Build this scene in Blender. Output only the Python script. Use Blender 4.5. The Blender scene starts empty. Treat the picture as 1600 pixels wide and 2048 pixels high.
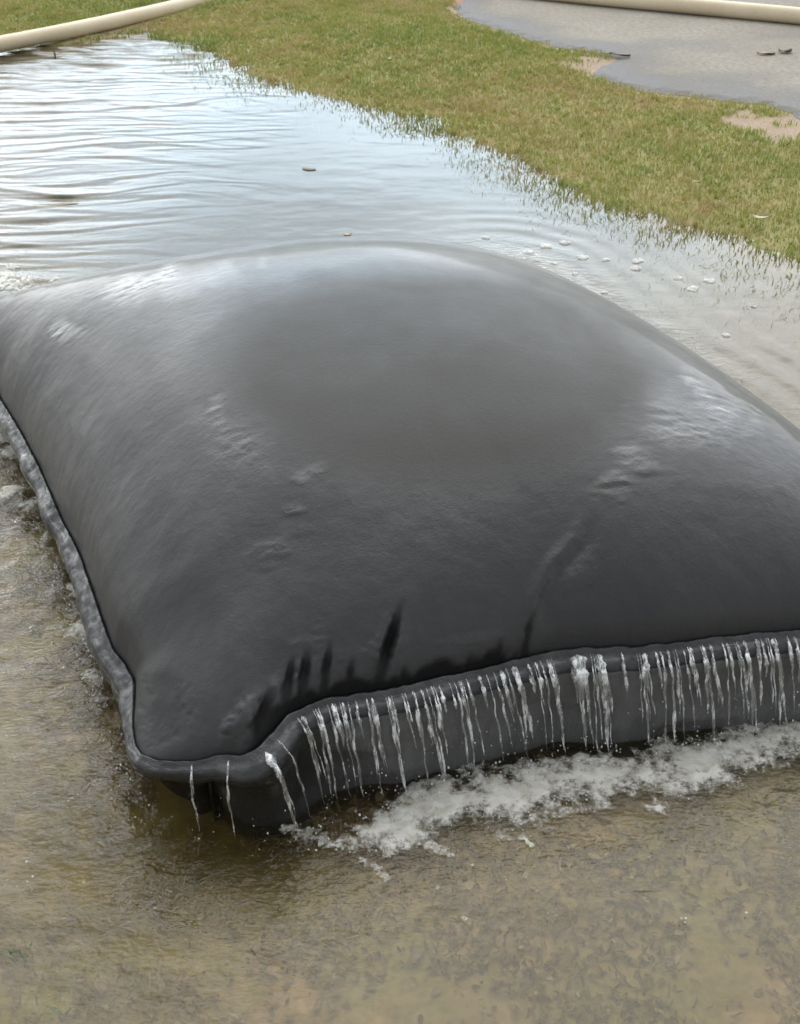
import bpy, math, random
import numpy as np
from mathutils import Vector

SC = bpy.context.scene
COL = SC.collection
rng = np.random.default_rng(7)
random.seed(7)

# ------------------------------------------------------------------ camera
CAM_H, PITCH = 1.7, math.radians(35)
FPX = 1024 / math.tan(math.radians(25))
cam = bpy.data.cameras.new('camera')
cam.sensor_fit = 'VERTICAL'
cam.sensor_height = 24
cam.angle_y = math.radians(50)
cam.clip_start = .05
cam.clip_end = 2000
cam.dof.use_dof = True
cam.dof.focus_distance = 2.6
cam.dof.aperture_fstop = 6.0
co = bpy.data.objects.new('camera', cam)
co.location = (0, 0, CAM_H)
co.rotation_euler = (math.pi / 2 - PITCH, 0, 0)
COL.objects.link(co)
SC.camera = co

# ------------------------------------------------------------------ world, sun, exposure
SUN_EL, SUN_AZ = math.radians(58), math.radians(15)      # azimuth from +Y towards +X
w = bpy.data.worlds.new('World')
SC.world = w
w.use_nodes = True
nt = w.node_tree
nt.nodes.clear()
def wn(t, **k):
    n = nt.nodes.new(t)
    for a, b in k.items(): setattr(n, a, b)
    return n
sky = wn('ShaderNodeTexSky', sky_type='NISHITA', sun_disc=False, sun_elevation=SUN_EL, sun_rotation=SUN_AZ)
bg1 = wn('ShaderNodeBackground'); bg1.inputs['Strength'].default_value = .15
bg2 = wn('ShaderNodeBackground'); bg2.inputs['Color'].default_value = (.93, .97, 1.0, 1); bg2.inputs['Strength'].default_value = 1.15
tc = wn('ShaderNodeTexCoord')
mp = wn('ShaderNodeMapping'); mp.inputs['Scale'].default_value = (1.6, 1.6, 4.0); mp.inputs['Location'].default_value = (.35, .1, .2)
nz = wn('ShaderNodeTexNoise'); nz.inputs['Scale'].default_value = 1.3; nz.inputs['Detail'].default_value = 5
rp = wn('ShaderNodeValToRGB')
rp.color_ramp.elements[0].position = .36; rp.color_ramp.elements[0].color = (.45, .45, .45, 1)
rp.color_ramp.elements[1].position = .52; rp.color_ramp.elements[1].color = (1, 1, 1, 1)
mx = wn('ShaderNodeMixShader')
out = wn('ShaderNodeOutputWorld')
L = nt.links.new
# cloud is brightest low down, where it is thick and sunlit, and a gap of blue opens at middle height straight ahead
sep = wn('ShaderNodeSeparateXYZ'); L(tc.outputs['Generated'], sep.inputs[0])
br = wn('ShaderNodeMapRange'); br.inputs[1].default_value = .15; br.inputs[2].default_value = .75; br.inputs[3].default_value = 1.5; br.inputs[4].default_value = 1.05
L(sep.outputs['Z'], br.inputs[0])
bank = wn('ShaderNodeVectorMath', operation='DOT_PRODUCT'); L(tc.outputs['Generated'], bank.inputs[0])
bank.inputs[1].default_value = (0, math.cos(math.radians(20)), math.sin(math.radians(20)))
bk = wn('ShaderNodeMapRange', interpolation_type='SMOOTHSTEP'); bk.inputs[1].default_value = .45; bk.inputs[2].default_value = .93; bk.inputs[3].default_value = 0; bk.inputs[4].default_value = 2.7
L(bank.outputs['Value'], bk.inputs[0])
ad = wn('ShaderNodeMath', operation='ADD'); L(br.outputs[0], ad.inputs[0]); L(bk.outputs[0], ad.inputs[1]); 
# dimming added to the unseen sky behind the camera, to darken the bag's front
bd_ = wn('ShaderNodeMapRange', interpolation_type='SMOOTHSTEP'); bd_.inputs[1].default_value = -.75; bd_.inputs[2].default_value = .1; bd_.inputs[3].default_value = .5; bd_.inputs[4].default_value = 1
L(sep.outputs['Y'], bd_.inputs[0])
mu = wn('ShaderNodeMath', operation='MULTIPLY'); L(ad.outputs[0], mu.inputs[0]); L(bd_.outputs[0], mu.inputs[1]); L(mu.outputs[0], bg2.inputs['Strength'])
dt = wn('ShaderNodeVectorMath', operation='DOT_PRODUCT'); L(tc.outputs['Generated'], dt.inputs[0])
_a, _e = math.radians(-3), math.radians(19)
dt.inputs[1].default_value = (math.sin(_a) * math.cos(_e), math.cos(_a) * math.cos(_e), math.sin(_e))
gp = wn('ShaderNodeMapRange'); gp.inputs[1].default_value = .955; gp.inputs[2].default_value = .998; gp.inputs[3].default_value = 0; gp.inputs[4].default_value = .08
L(dt.outputs['Value'], gp.inputs[0])
gc = wn('ShaderNodeMix', data_type='RGBA'); gc.inputs[6].default_value = (.95, .97, .98, 1); gc.inputs[7].default_value = (.71, .86, .99, 1)
gm = wn('ShaderNodeMapRange'); gm.inputs[1].default_value = .93; gm.inputs[2].default_value = .99; L(dt.outputs['Value'], gm.inputs[0]); L(gm.outputs[0], gc.inputs[0]); L(gc.outputs[2], bg2.inputs['Color'])
sb = wn('ShaderNodeMath', operation='SUBTRACT'); L(nz.outputs['Fac'], sb.inputs[0]); L(gp.outputs[0], sb.inputs[1])
L(tc.outputs['Generated'], mp.inputs['Vector']); L(mp.outputs[0], nz.inputs['Vector'])
L(sb.outputs[0], rp.inputs[0]); L(rp.outputs[0], mx.inputs[0])
L(sky.outputs[0], bg1.inputs['Color']); L(bg1.outputs[0], mx.inputs[1]); L(bg2.outputs[0], mx.inputs[2])
L(mx.outputs[0], out.inputs['Surface'])

sun = bpy.data.lights.new('sun', 'SUN')
sun.energy = .7
sun.angle = math.radians(50)
sun.color = (1, .95, .87)
so = bpy.data.objects.new('sun', sun)
sd = Vector((math.sin(SUN_AZ) * math.cos(SUN_EL), math.cos(SUN_AZ) * math.cos(SUN_EL), math.sin(SUN_EL)))
so.rotation_euler = sd.to_track_quat('Z', 'Y').to_euler()
so.location = (0, 0, 20)
COL.objects.link(so)

SC.view_settings.view_transform = 'Standard'
SC.view_settings.look = 'None'
SC.view_settings.gamma = 1
SC.view_settings.exposure = 0.2
SC.view_settings.use_curve_mapping = False
SC.render.engine = 'CYCLES'
SC.cycles.max_bounces = 8
SC.cycles.transparent_max_bounces = 16
SC.cycles.caustics_reflective = False
SC.cycles.caustics_refractive = False

# ------------------------------------------------------------------ helpers
CP, SP = math.cos(PITCH), math.sin(PITCH)
def at(x, y, z=0.0):
    """the place at height z that the surveyed picture point (x, y) stands for"""
    a = (x - 800) / FPX; b = -(y - 1024) / FPX
    d = np.array([a, CP + b * SP, -SP + b * CP])
    return d * ((z - CAM_H) / d[2]) + np.array([0, 0, CAM_H])
def pix(p):
    p = np.asarray(p, float) - np.array([0, 0, CAM_H])
    dep = p[..., 1] * CP - p[..., 2] * SP
    up = p[..., 1] * SP + p[..., 2] * CP
    return np.stack([800 + FPX * p[..., 0] / dep, 1024 - FPX * up / dep], -1)
def sstep(a, b, x):
    t = np.clip((x - a) / (b - a), 0, 1)
    return t * t * (3 - 2 * t)
def hash2(i, j, seed):
    n = (i.astype(np.int64) * 374761393 + j.astype(np.int64) * 668265263 + seed * 974711) & 0x7fffffff
    n = ((n ^ (n >> 13)) * 1274126177) & 0x7fffffff
    n = (n ^ (n >> 16)) & 0xffff
    return n / 65535.0
def vnoise(x, y, seed=0):
    xi = np.floor(x); yi = np.floor(y); fx = x - xi; fy = y - yi
    fx = fx * fx * fx * (fx * (fx * 6 - 15) + 10); fy = fy * fy * fy * (fy * (fy * 6 - 15) + 10)
    a = hash2(xi, yi, seed); b = hash2(xi + 1, yi, seed); c = hash2(xi, yi + 1, seed); d = hash2(xi + 1, yi + 1, seed)
    return a + (b - a) * fx + (c - a) * fy + (a - b - c + d) * fx * fy
def fbm(x, y, o=4, seed=0):
    s = 0; a = .5; t = 0
    for k in range(o):
        s = s + a * vnoise(x * 2 ** k + 17.3 * k, y * 2 ** k - 9.1 * k, seed + k); t += a; a *= .5
    return s / t
def seg_dist(x, y, pts):
    """distance to a polyline and the position along it (0..1)"""
    P = np.asarray(pts, float)[:, :2]
    L_ = np.r_[0, np.cumsum(np.linalg.norm(np.diff(P, axis=0), axis=1))]
    best = np.full(np.shape(x), 1e9); par = np.zeros(np.shape(x))
    for i in range(len(P) - 1):
        d = P[i + 1] - P[i]; l2 = max(d @ d, 1e-12)
        t = np.clip(((x - P[i, 0]) * d[0] + (y - P[i, 1]) * d[1]) / l2, 0, 1)
        r = np.hypot(x - P[i, 0] - t * d[0], y - P[i, 1] - t * d[1])
        m = r < best
        best = np.where(m, r, best); par = np.where(m, (L_[i] + t * (L_[i + 1] - L_[i])) / L_[-1], par)
    return best, par
def inside(x, y, poly):
    P = np.asarray(poly, float)[:, :2]; c = np.zeros(np.shape(x), bool); j = len(P) - 1
    for i in range(len(P)):
        yi, yj = P[i, 1], P[j, 1]
        if yi != yj:
            c ^= ((yi > y) != (yj > y)) & (x < (P[j, 0] - P[i, 0]) * (y - yi) / (yj - yi) + P[i, 0])
        j = i
    return c
def resample(P, n):
    P = np.asarray(P, float); s = np.r_[0, np.cumsum(np.linalg.norm(np.diff(P, axis=0), axis=1))]
    t = np.linspace(0, s[-1], n)
    return np.stack([np.interp(t, s, P[:, i]) for i in range(P.shape[1])], 1)

def mesh_obj(name, verts, faces, mat, parent=None, smooth=True, attrs=None):
    """faces: an (n,3) or (n,4) array, or a list of such arrays"""
    if not isinstance(faces, list): faces = [faces]
    faces = [np.asarray(f, np.int32) for f in faces if len(f)]
    V = np.asarray(verts, np.float32)
    me = bpy.data.meshes.new(name)
    me.vertices.add(len(V)); me.vertices.foreach_set('co', V.ravel())
    loops = np.concatenate([f.ravel() for f in faces])
    tot = np.concatenate([np.full(len(f), f.shape[1], np.int32) for f in faces])
    st = np.r_[0, np.cumsum(tot)[:-1]].astype(np.int32)
    me.loops.add(len(loops)); me.loops.foreach_set('vertex_index', loops)
    me.polygons.add(len(tot)); me.polygons.foreach_set('loop_start', st); me.polygons.foreach_set('loop_total', tot)
    me.polygons.foreach_set('use_smooth', np.full(len(tot), smooth, bool))
    me.update(calc_edges=True); me.validate()
    for k, a in (attrs or {}).items():
        a = np.asarray(a, np.float32)
        at_ = me.attributes.new(k, 'FLOAT', 'POINT'); at_.data.foreach_set('value', a.ravel())
    me.materials.append(mat)
    o = bpy.data.objects.new(name, me); COL.objects.link(o)
    if parent: o.parent = parent; o.matrix_parent_inverse = parent.matrix_world.inverted()
    return o
def grid_faces(nr, nc, wrap=False):
    i = np.arange(nr - 1)[:, None]; j = np.arange(nc if wrap else nc - 1)[None]
    a = i * nc + j; b = i * nc + (j + 1) % nc
    return np.stack([a, b, b + nc, a + nc], -1).reshape(-1, 4)
def tag(o, label=None, cat=None, group=None, kind=None):
    if label: o['label'] = label
    if cat: o['category'] = cat
    if group: o['group'] = group
    if kind: o['kind'] = kind
    return o
def tube(path, radii, seg=10, flat=1.0, closed_ends=True):
    """round tube along a path, optional end caps"""
    P = np.asarray(path, float); n = len(P)
    R = np.broadcast_to(np.asarray(radii, float), (n,))
    T = np.gradient(P, axis=0); T /= np.linalg.norm(T, axis=1)[:, None] + 1e-9
    ref = np.array([0, 0, 1.0]) if abs(T[:, 2]).mean() < .7 else np.array([0, 1.0, 0])
    S = np.cross(T, ref); S /= np.linalg.norm(S, axis=1)[:, None] + 1e-9
    U = np.cross(S, T)
    a = np.linspace(0, 2 * np.pi, seg, endpoint=False)
    V = P[:, None] + R[:, None, None] * (np.cos(a)[None, :, None] * S[:, None] + flat * np.sin(a)[None, :, None] * U[:, None])
    V = V.reshape(-1, 3); F = [grid_faces(n, seg, True)]
    if closed_ends:
        V = np.vstack([V, P[0], P[-1]]); k = np.arange(seg)
        F.append(np.stack([np.full(seg, n * seg), (k + 1) % seg, k], 1))
        F.append(np.stack([np.full(seg, n * seg + 1), (n - 1) * seg + k, (n - 1) * seg + (k + 1) % seg], 1))
    return V, F

class NT:
    """small wrapper for building a material's nodes"""
    def __init__(s, name):
        s.m = bpy.data.materials.new(name); s.m.use_nodes = True
        s.t = s.m.node_tree; s.t.nodes.clear(); s.out = s.n('ShaderNodeOutputMaterial')
    def n(s, t, ins=None, **k):
        x = s.t.nodes.new(t)
        for a, b in k.items(): setattr(x, a, b)
        for a, b in (ins or {}).items(): s.put(x.inputs[a], b)
        return x
    def put(s, sock, v):
        if isinstance(v, bpy.types.NodeSocket): s.t.links.new(v, sock)
        elif isinstance(v, bpy.types.Node): s.t.links.new(v.outputs[0], sock)
        else: sock.default_value = v
    def noise(s, scale, detail=4, rough=.55, vec=None, dist=0):
        k = {'Scale': scale, 'Detail': detail, 'Roughness': rough, 'Distortion': dist}
        x = s.n('ShaderNodeTexNoise', k); s.put(x.inputs['Vector'], vec if vec is not None else s.pos())
        return x.outputs['Fac']
    def pos(s): return s.n('ShaderNodeNewGeometry').outputs['Position']
    def map(s, scale, rot=(0, 0, 0)):
        return s.n('ShaderNodeMapping', {'Vector': s.pos(), 'Scale': scale, 'Rotation': rot}).outputs[0]
    def attr(s, name): return s.n('ShaderNodeAttribute', attribute_name=name).outputs['Fac']
    def ramp(s, fac, stops):
        x = s.n('ShaderNodeValToRGB', {0: fac}); e = x.color_ramp.elements
        while len(e) < len(stops): e.new(.5)
        for q, (p, c) in zip(e, stops):
            q.position = p; q.color = (*c, 1) if len(c) == 3 else c
        return x.outputs[0]
    def mix(s, f, a, b, mode='MIX'):
        x = s.n('ShaderNodeMix', data_type='RGBA', blend_type=mode)
        s.put(x.inputs[0], f)
        for i, v in ((6, a), (7, b)): s.put(x.inputs[i], (*v, 1) if isinstance(v, tuple) and len(v) == 3 else v)
        return x.outputs[2]
    def math(s, op, a, b=0.0, clamp=False):
        x = s.n('ShaderNodeMath', operation=op, use_clamp=clamp); s.put(x.inputs[0], a); s.put(x.inputs[1], b); return x.outputs[0]
    def bump(s, h, strength=.5, dist=.01, normal=None):
        x = s.n('ShaderNodeBump', {'Height': h, 'Strength': strength, 'Distance': dist})
        if normal is not None: s.put(x.inputs['Normal'], normal)
        return x.outputs[0]
    def done(s, shader): s.put(s.out.inputs['Surface'], shader); return s.m
    def principled(s, **k):
        x = s.n('ShaderNodeBsdfPrincipled')
        for a, v in k.items():
            a = a.replace('_', ' ')
            s.put(x.inputs[a], (*v, 1) if isinstance(v, tuple) and len(v) == 3 and a.endswith(('Color', 'Tint')) else v)
        return x.outputs[0]

# ------------------------------------------------------------------ the lie of the land
SHORE = [at(*p) for p in [(-400, 150), (0, 98), (180, 78), (300, 62), (370, 85), (450, 122), (600, 180), (720, 210), (800, 222), (900, 255), (1000, 292), (1100, 345), (1220, 400), (1350, 440), (1600, 520), (1900, 640)]]
ROAD_EDGE = [at(*p, .07) for p in [(1000, -40), (905, 8), (925, 32), (985, 52), (1050, 74), (1120, 92), (1180, 100), (1240, 112), (1200, 128), (1185, 145), (1235, 165), (1290, 180), (1370, 186), (1450, 198), (1530, 205), (1585, 222), (1620, 250), (1700, 262), (1900, 330)]]
pond = [tuple(p[:2]) for p in SHORE] + [(4.5, 2.0), (4.5, -3), (-9, -3), (-9, 7.0)]
def ground_z(x, y):
    d, _ = seg_dist(x, y, pond + [pond[0]])
    ins = inside(x, y, pond)
    sd_ = np.where(ins, -d, d) + .16 * (fbm(x * 2.2, y * 2.2, 3, 5) - .5) + .10 * (fbm(x * 7, y * 7, 2, 6) - .5)
    z = np.where(sd_ < 0, np.maximum(.06 * sd_, -.045 + 0 * sd_), np.minimum(.055 * sd_, .06))
    z = z + .012 * (fbm(x * 5, y * 5, 3, 11) - .5) * np.clip(1 - (sd_ - .8) * 2, .1, 1)
    # scour under the bag's left edge and front corner
    return z, sd_

# ------------------------------------------------------------------ materials
def mat_ground():
    t = NT('ground')
    n1 = t.noise(3.2, 6, .6); n2 = t.noise(16, 5, .65); n3 = t.noise(70, 3, .6)
    soil = t.ramp(n2, [(.28, (.11, .085, .026)), (.45, (.215, .168, .075)), (.58, (.31, .222, .13)), (.74, (.44, .345, .235))])
    green = t.ramp(n3, [(.3, (.13, .125, .030)), (.7, (.27, .235, .085))])
    c = t.mix(t.ramp(n1, [(.40, (0, 0, 0)), (.62, (1, 1, 1))]), soil, green)
    turf = t.ramp(n2, [(.3, (.19, .185, .05)), (.5, (.26, .235, .08)), (.7, (.33, .24, .12))])
    c = t.mix(t.attr('turf'), c, turf)
    sand = t.ramp(n3, [(.3, (.22, .15, .095)), (.7, (.38, .285, .20))])
    clay = t.ramp(n2, [(.3, (.26, .105, .06)), (.7, (.40, .20, .13))])
    c = t.mix(t.attr('sand'), c, sand); c = t.mix(t.attr('clay'), c, clay)
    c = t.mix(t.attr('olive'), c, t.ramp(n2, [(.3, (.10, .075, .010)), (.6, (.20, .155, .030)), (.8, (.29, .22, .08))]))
    c = t.mix(t.math('MULTIPLY', t.attr('mud'), .9), c, t.ramp(n2, [(.3, (.055, .054, .046)), (.7, (.11, .105, .09))]))
    h = t.math('ADD', t.math('MULTIPLY', n2, .6), t.math('MULTIPLY', n3, .4))
    return t.done(t.principled(Base_Color=c, Roughness=.85, Normal=t.bump(h, .25, .012)))
def mat_road():
    t = NT('asphalt')
    n1 = t.noise(1.1, 5); n2 = t.noise(14, 4); n3 = t.noise(32, 6, .85)
    c = t.ramp(n1, [(.3, (.32, .295, .245)), (.7, (.42, .385, .33))])
    c = t.mix(t.math('MULTIPLY', t.ramp(n3, [(.38, (0, 0, 0)), (.62, (1, 1, 1))]), .6), c, (.13, .12, .105))
    c = t.mix(t.math('MULTIPLY', t.ramp(n2, [(.45, (0, 0, 0)), (.8, (1, 1, 1))]), .35), c, (.30, .28, .25))
    damp = t.attr('damp')
    c = t.mix(damp, c, t.mix(.72, c, (.085, .080, .084)))
    r = t.math('SUBTRACT', .9, t.math('MULTIPLY', damp, .35))
    return t.done(t.principled(Base_Color=c, Roughness=r, Specular_IOR_Level=t.math('ADD', .08, t.math('MULTIPLY', damp, .07)), Normal=t.bump(n3, .8, .01)))
def mat_water():
    t = NT('water')
    n1 = t.noise(28, 3, .55, t.map((1, 1.9, 1))); n2 = t.noise(90, 2, .5, t.map((1, 1.6, 1)))
    h = t.math('ADD', t.math('MULTIPLY', n1, t.attr('chop')), t.math('MULTIPLY', n2, t.math('MULTIPLY', t.attr('chop'), .35)))
    nrm = t.bump(h, 1.0, .02)
    fr = t.n('ShaderNodeFresnel', {'IOR': 1.34, 'Normal': nrm}).outputs[0]
    m1 = t.noise(1.7, 4); m2 = t.noise(9, 4, .6)
    siltc = t.mix(t.ramp(m2, [(.35, (0, 0, 0)), (.7, (1, 1, 1))]), (.31, .258, .175), (.40, .35, .265))
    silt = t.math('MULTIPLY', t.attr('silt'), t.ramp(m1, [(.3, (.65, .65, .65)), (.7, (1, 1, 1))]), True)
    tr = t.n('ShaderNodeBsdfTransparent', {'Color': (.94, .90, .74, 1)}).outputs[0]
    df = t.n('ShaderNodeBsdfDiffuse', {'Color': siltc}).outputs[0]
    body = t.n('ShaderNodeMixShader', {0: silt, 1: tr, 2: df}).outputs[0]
    gl = t.n('ShaderNodeBsdfGlossy', {'Color': (1, 1, 1, 1), 'Roughness': .04, 'Normal': nrm}).outputs[0]
    return t.done(t.n('ShaderNodeMixShader', {0: fr, 1: body, 2: gl}).outputs[0])
def mat_bag(name, lo, hi, dark, film=False):
    t = NT(name)
    weave = t.noise(330, 3, .7); n1 = t.noise(2.2, 4); n2 = t.noise(38, 4, .6, t.map((1, 1, .35))); n3 = t.noise(90, 4, .7); n4 = t.noise(9, 5, .65); n5 = t.noise(24, 4, .6, t.map((1, 1, .22)))
    c = t.ramp(t.math('ADD', t.math('MULTIPLY', n1, .45), t.math('MULTIPLY', n5, .55)), [(.3, lo), (.7, hi)])
    c = t.mix(t.math('MULTIPLY', weave, .6), c, dark)
    if film: c = t.mix(t.attr('film'), (.018, .018, .0185), c)     # pale front: silty film plus painted bounce light; dark rest: painted under-corner shade
    wet = t.attr('wet'); dry = t.attr('dry'); shd = t.attr('fold_shade')
    c = t.mix(t.math('MULTIPLY', dry, t.ramp(n4, [(.3, (.5, .5, .5)), (.7, (1, 1, 1))])), c, (.047, .045, .040))
    c = t.mix(t.math('MULTIPLY', t.ramp(n3, [(.55, (0, 0, 0)), (.75, (1, 1, 1))]), t.math('ADD', t.math('MULTIPLY', dry, .25), .10)), c, (.062, .058, .049))
    c = t.mix(shd, c, (.006, .006, .006))  # fold and seam shade painted into the fabric colour
    rough = t.math('SUBTRACT', t.math('ADD', t.math('ADD', .47, t.math('MULTIPLY', t.math('SUBTRACT', n4, .5), .25)), t.math('MULTIPLY', shd, .3)), t.math('MULTIPLY', wet, .26))
    rough = t.math('ADD', rough, t.math('MULTIPLY', dry, .08))
    h = t.math('ADD', t.math('ADD', t.math('MULTIPLY', weave, .11), t.math('MULTIPLY', n3, .10)), t.math('MULTIPLY', n2, t.math('MULTIPLY', wet, .8)))
    return t.done(t.principled(Base_Color=c, Roughness=rough, Specular_IOR_Level=t.math('SUBTRACT', .22, t.math('MULTIPLY', shd, .18)), Coat_Weight=t.math('MULTIPLY', wet, .85), Coat_Roughness=.09, Coat_IOR=1.33, Normal=t.bump(h, .7, .012)))
def mat_stream():
    t = NT('running_water')
    n = t.noise(60, 3, .6, t.map((1, 1, .3)))
    nrm = t.bump(n, 1.0, .02)
    fr = t.n('ShaderNodeLayerWeight', {'Blend': .35, 'Normal': nrm}).outputs['Facing']
    f = t.math('ADD', t.math('MULTIPLY', t.math('POWER', fr, 1.6), .6), .07, True)
    tr = t.n('ShaderNodeBsdfTransparent', {'Color': (.97, .98, .98, 1)}).outputs[0]
    gl = t.n('ShaderNodeBsdfGlossy', {'Color': (1, 1, 1, 1), 'Roughness': .08, 'Normal': nrm}).outputs[0]
    df = t.n('ShaderNodeBsdfDiffuse', {'Color': (.95, .96, .96, 1)}).outputs[0]
    glint = t.math('MULTIPLY', t.ramp(t.noise(85, 3, .6, t.map((1, 1, .25))), [(.50, (0, 0, 0)), (.62, (1, 1, 1))]), .66)  # broken white glints on the strands, painted as diffuse patches
    a = t.n('ShaderNodeMixShader', {0: t.math('ADD', glint, .04), 1: tr, 2: df}).outputs[0]
    return t.done(t.n('ShaderNodeMixShader', {0: f, 1: a, 2: gl}).outputs[0])
def mat_foam():
    t = NT('foam')
    n = t.noise(120, 4, .7); n2 = t.noise(35, 3)
    c = t.ramp(n2, [(.3, (.45, .43, .36)), (.65, (.68, .67, .62))])
    a = t.math('ADD', t.attr('dens'), t.math('MULTIPLY', t.math('SUBTRACT', n, .5), 1.6))
    a = t.ramp(a, [(.14, (0, 0, 0)), (.80, (1, 1, 1))])
    p = t.principled(Base_Color=c, Roughness=.35, Normal=t.bump(n, .7, .006))
    tr = t.n('ShaderNodeBsdfTransparent').outputs[0]
    return t.done(t.n('ShaderNodeMixShader', {0: t.math('MULTIPLY', a, .9), 1: tr, 2: p}).outputs[0])
def mat_blade(name, stops):
    t = NT(name)
    c = t.ramp(t.attr('tint'), stops)
    d = t.n('ShaderNodeBsdfDiffuse', {'Color': c}).outputs[0]
    tl = t.n('ShaderNodeBsdfTranslucent', {'Color': c}).outputs[0]
    g = t.n('ShaderNodeBsdfGlossy', {'Color': (.5, .5, .5, 1), 'Roughness': .45}).outputs[0]
    a = t.n('ShaderNodeMixShader', {0: .42, 1: d, 2: tl}).outputs[0]
    return t.done(t.n('ShaderNodeMixShader', {0: .05, 1: a, 2: g}).outputs[0])
def mat_hose():
    t = NT('cream_hose')
    n1 = t.noise(2.5, 4); n2 = t.noise(40, 3)
    c = t.ramp(n1, [(.3, (.60, .50, .33)), (.7, (.72, .62, .45))])
    c = t.mix(t.math('MULTIPLY', t.ramp(n2, [(.5, (0, 0, 0)), (.8, (1, 1, 1))]), .25), c, (.40, .31, .19))
    return t.done(t.principled(Base_Color=c, Roughness=.5, Normal=t.bump(n2, .2, .004)))
def mat_leaf(name, a, b):
    t = NT(name)
    c = t.ramp(t.noise(60, 3), [(.3, a), (.7, b)])
    return t.done(t.principled(Base_Color=c, Roughness=.55))

M_GROUND, M_ROAD, M_WATER, M_STREAM, M_FOAM, M_HOSE = mat_ground(), mat_road(), mat_water(), mat_stream(), mat_foam(), mat_hose()
M_BAG = mat_bag('wet_geotextile', (.036, .037, .0385), (.050, .050, .0505), (.022, .022, .023))
M_FACE = mat_bag('water_coated_lit_geotextile', (.070, .072, .075), (.150, .150, .150), (.066, .066, .067), True)  # paler than the bag fabric: silty film with bounced light painted in
GRASS_STOPS = [(.0, (.18, .245, .055)), (.30, (.27, .31, .070)), (.55, (.37, .335, .105)), (.75, (.43, .335, .15)), (.92, (.47, .34, .19)), (1.0, (.62, .55, .36))]
M_GRASS = mat_blade('grass_blades', GRASS_STOPS)
M_DEAD = mat_blade('sunken_blades', [(.0, (.13, .125, .028)), (.35, (.21, .17, .06)), (.65, (.29, .21, .11)), (.9, (.37, .285, .18)), (1, (.48, .41, .28))])

# ------------------------------------------------------------------ the bag's outline (needed by ground and water masks)
ZS = .18
LEFT_PX = [(0, 798), (48, 877), (84, 947), (122, 1036), (162, 1115), (190, 1194), (206, 1242), (229, 1306), (254, 1337), (273, 1372), (272, 1410), (268, 1452), (272, 1496)]
FRONT_PX = [(287, 1517), (322, 1529), (390, 1527), (442, 1517), (487, 1519), (514, 1507), (540, 1478), (575, 1436), (650, 1405), (800, 1382), (950, 1347), (1112, 1309), (1300, 1299), (1450, 1281), (1600, 1266)]
BC = np.array([-1.42, 3.20, .13]); CC = np.array([.351, 4.02, .03]); DC = np.array([1.288, 1.785, .21])
BAG_H, BACK_E, PULL = .432, .478, -.003
NB = 421
corner = at(*FRONT_PX[0], .145)
left_w = [BC] + [at(*p, .13) for p in LEFT_PX] + [corner]
front_w = [corner] + [at(*p, float(np.interp(p[0], [287, 600], [.145, .21]))) for p in FRONT_PX[1:]] + [DC]
def soften(P, k):
    P = P.copy()
    for _ in range(k): P[1:-1] = .25 * P[:-2] + .5 * P[1:-1] + .25 * P[2:]
    return P
EL = soften(resample(left_w, NB), 6)[::-1]      # corner -> back-left, v
EF = soften(resample(front_w, NB), 6)           # corner -> right, u
tt = np.linspace(0, 1, NB)[:, None]
def pulled(P, Q):
    m = P + (Q - P) * tt; d = (Q - P)[:2]; n_ = np.array([-d[1], d[0]]) / np.linalg.norm(d)
    if n_ @ (np.array([.1, 2.6]) - ((P + Q) / 2)[:2]) < 0: n_ = -n_
    m[:, :2] += n_ * PULL * (4 * tt * (1 - tt)); return m
EB = pulled(BC, CC); ER = pulled(DC, CC)
OUTLINE = np.vstack([EF[:-1], ER[:-1], EB[::-1][:-1], EL[::-1][:-1]])    # counter-clockwise from the near corner

# ------------------------------------------------------------------ ground
def axis(lo, a, b, hi, step, nout):
    mid = np.arange(a, b + 1e-6, step)
    g = np.linspace(0, 1, nout + 1)[1:] ** 3
    return np.r_[(a - g * (a - lo))[::-1], mid, b + g * (hi - b)]
gx = axis(-400, -4.2, 4.2, 400, .022, 40); gy = axis(-60, .4, 11.5, 900, .025, 40)
X, Y = np.meshgrid(gx, gy)
Z, SDF = ground_z(X, Y)
scour = seg_dist(X, Y, OUTLINE[np.r_[0:420:10]])[0]
_, rpar = seg_dist(X, Y, ROAD_EDGE)
road_poly = [tuple(p[:2]) for p in ROAD_EDGE] + [(30, 4), (60, 60), (2.2, 40)]
rd = seg_dist(X, Y, ROAD_EDGE)[0]; rin = inside(X, Y, road_poly)
rs = np.where(rin, -rd, rd)
Z = np.where(rs < .25, np.minimum(Z, .052 + .05 * np.clip(rs, 0, .25)), Z)
Z = np.where(rs < -.06, .050, Z)
turf = sstep(-.12, .05, SDF + .1 * (fbm(X * 8, Y * 8, 3, 3) - .5))
sand = np.zeros_like(X); clay = np.zeros_like(X)
for px, py, r in [(1195, 135, .30), (1230, 152, .22), (1290, 172, .16), (1560, 252, .30), (1500, 240, .22), (1600, 262, .3), (930, 25, .22)]:
    c = at(px, py, .06); sand = np.maximum(sand, sstep(1.1, .35, np.hypot((X - c[0]) , (Y - c[1]) * .8) / (.78 * r) + 1.9 * (fbm(X * 8, Y * 8, 4, 21) - .5)))
sand = np.maximum(sand, sstep(.14, .02, np.abs(rs) + .22 * (fbm(X * 5, Y * 5, 3, 24) - .35)))
for px, py, r in [(985, 8, .35), (950, -5, .4), (1040, -8, .4), (1150, -6, .25)]:
    c = at(px, py, .06); clay = np.maximum(clay, sstep(1.1, .4, np.hypot(X - c[0], (Y - c[1]) * .7) / r + .9 * (fbm(X * 8, Y * 8, 3, 22) - .5)))
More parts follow.
